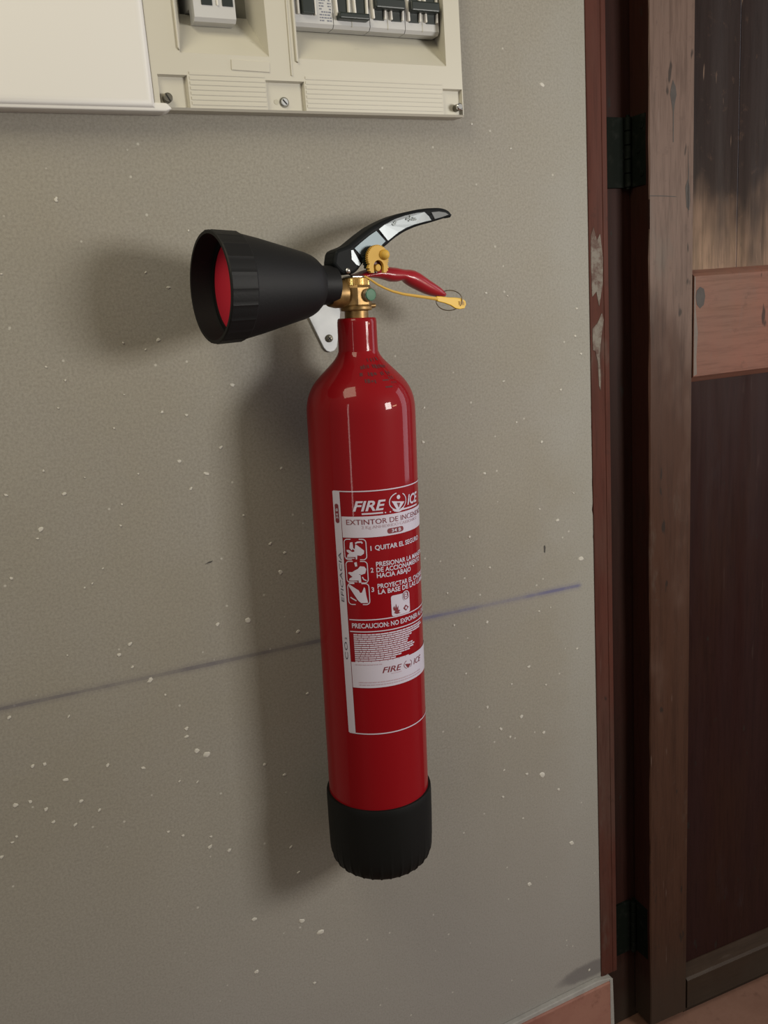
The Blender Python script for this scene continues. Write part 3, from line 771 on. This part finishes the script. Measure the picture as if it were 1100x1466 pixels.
stroke(lb, [(-29, -.1765), (-18, -.1765), (-7, -.1765)], .0016, o1)
for u in (-4.5, 1, 6.5, 11.5): blob(lb, [(u + .9 * cos(R(a)), -.1767 + .0007 * sin(R(a))) for a in range(0, 360, 45)], o1)
stroke(lb, [(15.5 + i * 3.2, -.1765) for i in range(10)], .0016, o1)
# instructions
for s_, a, b, h in (('1', -22.4, -21.3, -.2137), ('QUITAR EL SEGURO', -17.8, 44.0, -.2133), ('2', -23.6, -20.6, -.2359), ('PRESIONAR LA MANETA', -17.7, 55, -.2303), ('DE ACCIONAMIENTO', -17.7, 46, -.2361),
                    ('HACIA ABAJO', -17.6, 24.6, -.2420), ('3', -24.0, -21.2, -.2560), ('PROYECTAR EL CHORRO', -17.5, 55.5, -.2530), ('LA BASE DE LAS LLAMAS', -17.3, 60, -.2589)):
    text(lb, s_, a, b, h, .0047, o1, .022)
stroke(lb, [(u, -.2852) for u in [-49.5 + i * 2.5 for i in range(50)]], .0011, o1)
stroke(lb, [(u, -.2977) for u in [-49.5 + i * 2.5 for i in range(50)]], .0011, o1)
text(lb, 'PRECAUCION: NO EXPONER AL CALOR', -47.0, 64, -.2938, .0049, o1, .022)
# small print: rows too fine to read, broken into word-long dashes
rq = random.Random(4)
rowsR = [24, 27, 22, 21, 17, 15, 14, 22, 25, 23, 17, 5, -2, 15]
for i, ue in enumerate(rowsR):
    h = -.3003 - i * .00224; u = -46
    while u < ue + 16 * (i < 3):
        l_ = rq.uniform(3, 9); e_ = min(u + l_, ue + 16 * (i < 3))
        band(lb, u, e_, h - .00135, h + .0001, o1); u = e_ + .45
label = lb.obj('label', M_prn, fe, label='white printed markings of the instruction label')
# pictograms, each a framed panel
def picto(h0, h1, u0, u1, shapes, strokes, cut=()):
    p = MB(); stroke(p, rrect(u0, u1, h0, h1, .0035), .0009, o1, True)
    for q_ in shapes: blob(p, [(u0 + (u1 - u0) * a, h1 - (h1 - h0) * b) for a, b in q_], o1)
    for q_, wd in strokes: stroke(p, [(u0 + (u1 - u0) * a, h1 - (h1 - h0) * b) for a, b in q_], wd, o1)
    po = p.obj('pictogram', M_prn, label)
    return po
U0, U1 = -49.6, -26.6
picto(-.2226, -.2018, U0, U1,
      [[(.10, .88), (.13, .76), (.22, .70), (.10, .60), (.10, .52), (.22, .52), (.36, .62), (.52, .58), (.56, .78), (.50, .86)], [(.24, .42), (.28, .16), (.40, .13), (.42, .44), (.34, .54)],
       [(.52, .24), (.62, .30), (.90, .55), (.88, .70), (.74, .80), (.58, .78), (.56, .98), (.50, .98), (.48, .5)]],
      [([(.06, .93), (.45, .93)], .0008), ([(.52, .20), (.62, .14), (.80, .13), (.84, .20)], .0016), ([(.42, .45), (.50, .55), (.46, .66)], .0012)])
picto(-.2464, -.2243, U0 + .5, U1,
      [[(.10, .90), (.13, .80), (.28, .72), (.08, .56), (.12, .50), (.28, .50), (.40, .42), (.56, .34), (.66, .22), (.86, .24), (.94, .36), (.88, .56), (.70, .62), (.60, .58), (.55, .88), (.30, .90)],
       [(.40, .06), (.52, .02), (.54, .22), (.44, .24)], [(.55, .6), (.66, .62), (.68, .99), (.56, .99)]],
      [([(.06, .95), (.50, .95)], .0008), ([(.74, .72), (.80, .84), (.92, .90)], .0012)])
picto(-.2690, -.2472, U0 + .8, U1 + .2,
      [[(.03, .10), (.12, .06), (.52, .32), (.58, .44), (.66, .42), (.78, .16), (.82, .22), (.86, .60), (.92, .92), (.60, .92), (.46, .80)]],
      [([(.10, .66), (.20, .72), (.38, .82)], .0012)])
fp_ = MB(); blob(fp_, rrect(-3.8, 20.3, -.2843, -.2625, .0022), o1)
fo = fp_.obj('flame_pictogram', M_prn, label)
fl_ = MB()
blob(fl_, [(-2, -.2755), (-.6, -.2735), (.4, -.2768), (1.6, -.2715), (2.6, -.2765), (4.4, -.2740), (4.0, -.2785), (6.2, -.2790), (4.6, -.2812), (7.0, -.2822), (2.0, -.2826), (-1.0, -.2810), (.2, -.2790), (-1.5, -.2780)], o2)
blob(fl_, [(10.5, -.2785), (14, -.2752), (18.2, -.2785), (14, -.2818)], o2)
bgd = rrect(10.8, 18.6, -.2700, -.2610, .003); blob(fl_, bgd, o2)
fl_.obj('flame_mark', M_let, label)
l3 = MB(); text(l3, 'B', 12.7, 16.9, -.2686, .0062, o3, .02); stroke(l3, bgd, .0008, o3, True)
stroke(l3, [(12.6, -.2785), (15.6, -.2785)], .0013, o3); stroke(l3, [(14.1, -.2770), (14.1, -.2800)], .0013, o3)
l3.obj('flame_letter', M_prn, label)
# dark lettering on the white bands
dk = MB()
text(dk, 'EXTINTOR DE INCENDIOS', -45.6, 59, -.1871, .0052, o2, .0, 0)
text(dk, 'FIRE', -17.8, 4.6, -.3428, .0062, o2, .006, .28); text(dk, 'ICE', 21.8, 36.8, -.3428, .0062, o2, .006, .28)
cu_, ch_ = 13.2, -.3395
blob(dk, [(cu_ - 4.4, ch_ + .0012), (cu_ + 4.2, ch_ - .0006), (cu_ + .4, ch_ - .0040), (cu_ - .8, ch_ - .0040)], o2)
for a0, a1 in ((110, 250), (-60, 60)): stroke(dk, [(cu_ + 5.6 * cos(R(a)), ch_ + .0044 * sin(R(a))) for a in range(a0, a1 + 1, 14)], .0005, o2)
blob(dk, [(9.2, -.1686), (13.6, -.1694), (11.4, -.1738)], o2)
pill = rrect(-3.6, 16.2, -.1984, -.1930, .0026); blob(dk, pill, o2)
dk.obj('lettering', M_let, label, label='dark red lettering on the white bands', kind='stuff')
pk = MB(); text(pk, '34 B', 1.2, 12.6, -.1972, .0032, o3, .02)
vp = None
pale = MB(); text(pale, '2 Kg ANHIDRIDO CARBONICO', -29.8, 42, -.1913, .0030, o2)
for i, (a, b) in enumerate(((-43, 34), (-43, 34))):
    h = -.3522 - i * .0027; u = a
    while u < b: l_ = rq.uniform(1.5, 5); band(pale, u, min(u + l_, b), h - .0005, h + .0005, o2); u += l_ + 1
u = -46
while u < -18: l_ = rq.uniform(1.5, 4); band(pale, u, u + l_, -.3335, -.3326, o2); u += l_ + 1
u = -27.5
stroke(pale, [(-8, -.3447), (-2, -.3447), (4, -.3447)], .0006, o2)
pale.obj('fine_print', M_letp, label, kind='stuff')
sl = MB()
vtext(sl, 'EFICACIA', -53.9, -.2672, -.2158, 3.3, o2, 0, .1)
vtext(sl, 'C', -53.8, -.3284, -.3205, 3.6, o2); vtext(sl, 'O', -53.8, -.3185, -.3095, 3.6, o2); vtext(sl, '2', -53.8, -.3072, -.3045, 2.4, o2)
sl.obj('side_lettering', M_letg, label, kind='stuff')
vb = MB(); blob(vb, rrect(-57.6, -53.2, -.1858, -.1666, .0019), o2)
vb.obj('side_badge', M_let, label)
vtext(pk, '34 B', -54.1, -.1815, -.1710, 2.4, o3, .01)
pk.obj('badge_lettering', M_prn, label, kind='stuff')
# faint ink stamp on the shoulder
stp = MB()
for i, (h, a, b) in enumerate(((-.030, -8, 26), (-.0365, -20, 38), (-.043, -22, 36), (-.0495, -16, 8))):
    u = a
    while u < b:
        l_ = rq.uniform(1.5, 4.5)
        if rq.random() < .72: band(stp, u, u + l_, h - rq.uniform(.001, .0022), h + rq.uniform(.0006, .002), .0003, 1)
        u += l_ + rq.uniform(.8, 2.2)
band(stp, 8, 18, -.0565, -.0490, .0003, 1.5)
for u in (20, 23.5, 27): band(stp, u, u + 1.4, -.0530, -.0462, .0003, 1)
stp.obj('ink_stamp', M_stamp, fe, label='faint dark ink stamp on the shoulder')

# ------------------------------------------------------------------ valve head.  s = along the handles, t = towards the room, h = up
YW = R(6.5); SX = Vector((cos(YW), sin(YW))); TX = Vector((sin(YW), -cos(YW)))
def H(s_, t_, h_): return (s_ * SX.x + t_ * TX.x, s_ * SX.y + t_ * TX.y, h_ + HB_)
def headpart(mb, name, material, parent=fe, label=None, ang=35):
    mb.map(lambda X, Y, Z: H(X, -Y, Z)); return mb.obj(name, material, parent, label=label, ang=ang)
mm = lambda L_: [(a * .001, b * .001) for a, b in L_]

# brass valve body
v = MB()
v.lathe([(.0118, .0085), (.0118, .0165), (.0150, .0170), (.0156, .0182), (.0156, .0205), (.0146, .0215)], 'z', 48)
oct_ = [(.0158 * cos(R(a + 22.5)), .0158 * sin(R(a + 22.5))) for a in range(0, 360, 45)]
k = 8
v.add([(p[0] * .96, p[1] * .96, .0212) for p in oct_] + [(p[0], p[1], .0225) for p in oct_] + [(p[0], p[1], .0385) for p in oct_] + [(p[0] * .9, p[1] * .9, .0412) for p in oct_],
      [(r_ * k + j, r_ * k + (j + 1) % k, (r_ + 1) * k + (j + 1) % k, (r_ + 1) * k + j) for r_ in range(3) for j in range(k)] + [tuple(range(8)), tuple(24 + j for j in range(8))])
v.lathe([(.0135, -.014), (.0135, -.024), (.0120, -.030)], 'x', 32, (0, 0, .0335))                 # outlet to the horn
v.lathe([(.0022, .012), (.0022, .0190), (.0016, .0198)], 'x', 16, (0, -.004, .0212))              # small bleed stub
body = headpart(v, 'valve_body', M_brass, ang=25)
v = MB(); v.lathe([(.0128, .0400), (.0138, .0412), (.0138, .0472), (.0130, .0482)], 'z', 224, mod=lambda i, a: 1 + (.014 * (1 if sin(a * 56) > 0 else -1) if i in (1, 2) else 0))
headpart(v, 'knurled_collar', M_brassk, body, label='bright knurled brass collar', ang=25)
v = MB(); v.lathe([(.0064, -.008), (.0064, -.0185), (.0060, -.0192), (.0056, -.0188)], 'y', 36, (.0058, 0, .0313))
gp = headpart(v, 'side_plug', M_steel, body)
v = MB(); v.lathe([(.0057, -.0150), (.0057, -.0190), (.0052, -.0197), (.002, -.0200)], 'y', 36, (.0058, 0, .0313))
headpart(v, 'green_cap', M_green, body, label='round green cap on the side of the valve')
v = MB(); v.box((-.0085, -.0100, .0478), (.0050, .0100, .0500), .0008); headpart(v, 'saddle', M_steel, body)

# black lever
LEV = mm([(-29.5, 60.5), (-27.0, 71.0), (-24.5, 74.0), (-11.6, 78.0), (4.1, 88.4), (16, 95.6), (29.9, 101.8), (43, 106.6), (56.1, 110.0), (71, 113.0), (85.0, 114.8), (98, 115.6), (106, 115.2), (112.6, 113.2), (116.7, 109.2),
          (115, 107.2), (108.0, 106.2), (99.4, 103.9), (84.6, 100.2), (75, 98.2), (65.9, 95.6), (56, 92.0), (47.4, 87.8), (40, 83.6), (35.2, 80.2), (27.0, 74.6), (15, 67.5), (3.3, 60.5), (-2, 54.5), (-7, 51.3), (-19.0, 51.0), (-22.5, 53)])
def lever_shape(mb, poly, t0, t1, bev):
    mb.prism(poly, -t1, -t0, bev, 3, False)
v = MB(); lever_shape(v, LEV, -.0110, .0110, .0032)
def taper(X, Y, Z):
    k_ = 1 - .42 * max(0, min(1, (X - .035) / .08)) ** 1.6
    return (X, Y * k_, Z)
v.map(taper)
lever = headpart(v, 'lever', M_lever, ang=28)
# window reflections on the black lever cheek, painted as raised grey plates
def sheen_panel(poly, t, name, material=M_lsheen, th=.0007):
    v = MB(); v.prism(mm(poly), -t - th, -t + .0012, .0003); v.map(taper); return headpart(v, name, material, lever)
sheen_panel([(22.5, 93.2), (29.5, 97.5), (42, 103.0), (55, 106.8), (69, 109.6), (79, 110.8), (84.5, 107.0), (88.0, 102.9), (80, 101.4), (66, 98.2), (55, 94.6), (46, 90.4), (38.5, 85.6), (33, 82.2)], .0110, 'sheen_plate')
sheen_panel([(-6.0, 75.2), (4, 82.2), (12, 87.4), (20.0, 91.8), (30.5, 82.0), (24.5, 77.2), (14, 70.6), (4, 64.5), (1.5, 68)], .0110, 'sheen_plate', M_lsheen2)
sheen_panel([(-9.8, 73.5), (-7.2, 74.0), (-2.2, 65.8), (1.0, 61.0), (-1.5, 58.6), (-4.8, 60.0), (-9.5, 64.5)], .0110, 'sheen_plate')
sheen_panel([(88, 110.8), (98, 111.9), (107, 111.2), (111.5, 109.2), (103, 106.6), (92.5, 104.2)], .0110, 'sheen_plate', mat('grey_tip_sheen', (0.10, 0.105, 0.108), 0.45, 0.4))
v = MB(); rl = random.Random(9)                       # embossed marks worn beyond reading
for (c0, c1, wd) in ((42, 98, 6.5), (58, 102.6, 4.5), (63.5, 104.2, 5.5)):
    for k_ in range(7):
        a = c0 + rl.uniform(-wd, wd) * .6; b = c1 + rl.uniform(-2.6, 2.6)
        v.prism(mm([(a, b), (a + rl.uniform(1, 2.4), b + rl.uniform(.2, .8)), (a + rl.uniform(1, 2.2), b + 1.8), (a - .3, b + 1.2)]), -.0123, -.0112)
v.map(taper); headpart(v, 'embossed_mark', mat('stained_steel', (0.12, 0.13, 0.13), 0.45, 0.7), lever)
v = MB(); v.lathe([(.0026, -.0105), (.0026, -.0120), (.0017, -.0131), (.0004, -.0135)], 'y', 20, (-.0140, 0, .0545)); headpart(v, 'rivet', M_steel, lever, label='small steel rivet')

# red dipped lower grip, wavy underside
C_ = [(-2, 50.2, .9, 8), (5, 50.6, 1.4, 9), (10, 51.6, 2.6, 9.5), (18, 52.6, 4.2, 9.5), (26, 53.2, 5.4, 9.5), (34, 52.6, 6.4, 9.5), (41, 51.2, 7.0, 9.5), (48, 50.8, 6.9, 9.5), (54, 50.9, 5.7, 9.0), (58, 50.2, 5.7, 8.8), (62, 48.8, 7.2, 9.3), (67, 47.2, 8.2, 9.5),
      (73, 44.6, 8.4, 9.4), (79, 41.6, 8.0, 9.2), (86, 38.2, 7.4, 8.8), (93, 35.4, 6.6, 8.2), (100, 33.0, 5.2, 7.2), (105, 31.2, 3.8, 5.6), (108.5, 30.0, 2.2, 3.4), (109.6, 29.6, .8, 1.4)]
v = MB(); v.tube([(a * .001, 0, b * .001) for a, b, _, _ in C_], [(q * .001, p * .001) for _, _, p, q in C_], 24)
headpart(v, 'carry_handle', M_grip, label='red dipped carrying handle with wavy grip', ang=60)

# tamper seal: toothed amber disc with a knob, dark twin disc behind it
def gear(mb, c0, c1, r, t0, t1, teeth=26, a0=-28, a1=208, ac=(.0152, .0575), ar=.0058, low=.0518):
    n_ = teeth * 4; pts = []
    for i in range(n_ + 1):
        a = R(a0 + (a1 - a0) * i / n_); rr = r * (1.0 if (i % 4) in (1, 2) else .91)
        pts.append((c0 + rr * cos(a), c1 + rr * sin(a)))
    pts += [(c0 - .0118, .0562), (c0 - .0102, .0558), (c0 - .0108, .0536), (c0 - .0092, .0532), (c0 - .0088, low), (ac[0] - ar * .95, low)]
    for k in range(13):
        a = R(180 - 180 * k / 12); pts.append((ac[0] + ar * cos(a), ac[1] + ar * 1.05 * sin(a)))
    pts += [(ac[0] + ar * .95, low), (c0 + .0088, low), (c0 + .0092, .0532), (c0 + .0108, .0536), (c0 + .0102, .0558), (c0 + .0118, .0562)]
    mb.prism(pts, -t1, -t0)
v = MB(); gear(v, .0150, .0655, .0124, .0168, .0208)
seal = headpart(v, 'tamper_seal', M_yel, ang=20)
v = MB(); v.lathe([(.0122, -.0112), (.0122, -.0140)], 'y', 88, (.0140, 0, .0640), mod=lambda i, a: 1.0 if sin(a * 22) > 0 else .9, smooth=False); headpart(v, 'black_toothed_disc', M_tog, seal)
v = MB(); v.lathe([(.0048, -.0180), (.0050, -.0215), (.0044, -.0240), (.0030, -.0258), (.0010, -.0266)], 'y', 28, (.0218, 0, .0685)); headpart(v, 'seal_knob', M_yel, seal)
v = MB(); v.lathe([(.0034, -.0110), (.0036, -.0180), (.0030, -.0190), (.0010, -.0194)], 'y', 24, (.0158, 0, .0566)); headpart(v, 'safety_pin', M_yel, seal)
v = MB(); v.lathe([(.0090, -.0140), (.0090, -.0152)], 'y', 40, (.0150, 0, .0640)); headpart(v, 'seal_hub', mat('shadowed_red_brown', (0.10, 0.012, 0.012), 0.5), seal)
# yellow tie running to the tag at the handle tip
v = MB(); v.tube([(a * .001, -.0120, b * .001) for a, b in ((4, 49.2), (10, 46.2), (18.7, 41.0), (27, 37.4), (36.2, 34.2), (48, 31.4), (60.3, 29.6), (75, 27.6), (91, 25.4))],
                 [(.0008, .0009), (.0008, .0010), (.0008, .0011), (.0008, .0011), (.0008, .0012), (.0008, .0013), (.0008, .0014), (.0009, .0015), (.0010, .0018)], 12)
tie = headpart(v, 'seal_tie', M_yel)
z4 = [(89.0, 28.2), (95, 28.0), (104, 26.8), (113, 26.4), (121.5, 25.4), (126.2, 22.6), (127.0, 19.0), (124.6, 15.0), (118, 14.4), (112.5, 15.6), (107, 18.6), (99, 21.2), (90, 23.2)]
v = MB(); v.prism(mm(z4), -.0130, -.0105, .0006); tg_ = headpart(v, 'seal_tag', M_yel2, tie)
v = MB(); v.prism(mm([(117.0, 22.6), (123.5, 22.0), (124.0, 18.8), (117.6, 18.8)]), -.0137, -.0125); headpart(v, 'tag_window', mat('tag_emboss', (0.36, 0.20, 0.01), 0.5), tie)
v = MB(); v.tube([(.1092 + .0118 * cos(R(a)), -.0070 - .0070 * cos(R(a)), .0238 + .0102 * sin(R(a))) for a in range(0, 360, 10)], .00055, 8, closed=True)
headpart(v, 'pull_ring', M_wire, label='thin wire pull ring')

# ------------------------------------------------------------------ black discharge horn, axis at h = 42 mm, mouth at s = -151 mm
MS = -.1508; HA = .0418
def hp(L_): return [(r_, MS + d_) for d_, r_ in L_]
def rib(i, a):
    return 1 + (.010 * (1 if sin(a * 22) > 0.80 else 0) if i in (2, 3) else 0)
outer = [(0.0, .0462), (0.0, .0488), (.0012, .0495), (.0250, .0484), (.0262, .0473), (.045, .0432), (.075, .0355), (.092, .0311), (.0985, .0288), (.103, .0262), (.1065, .0232), (.1085, .0215), (.1088, .0186), (.1262, .0181), (.1272, .0165)]
v = MB(); v.lathe(hp(outer), 'x', 176, (0, 0, HA), mod=rib, cap=False)
v.lathe(hp([(0.0, .0462), (.004, .0458), (.0265, .0432), (.060, .036)]), 'x', 176, (0, 0, HA), cap=False)
horn = headpart(v, 'discharge_horn', M_horn, ang=22)
v = MB(); v.lathe(hp([(.0212, .0002), (.0212, .0405), (.0220, .0428), (.0240, .0430), (.0240, .0002)]), 'x', 96, (0, 0, HA), cap=False)
v.add([], [])
headpart(v, 'horn_disc', M_disc, horn, label='flat red disc set inside the horn mouth')
v = MB(); v.lathe(hp([(.0196, .0405), (.0196, .0440), (.0214, .0438), (.0214, .0405), (.0196, .0405)]), 'x', 96, (0, 0, HA), cap=False)
headpart(v, 'retaining_ring', M_boot, horn)
bpy.context.view_layer.update()
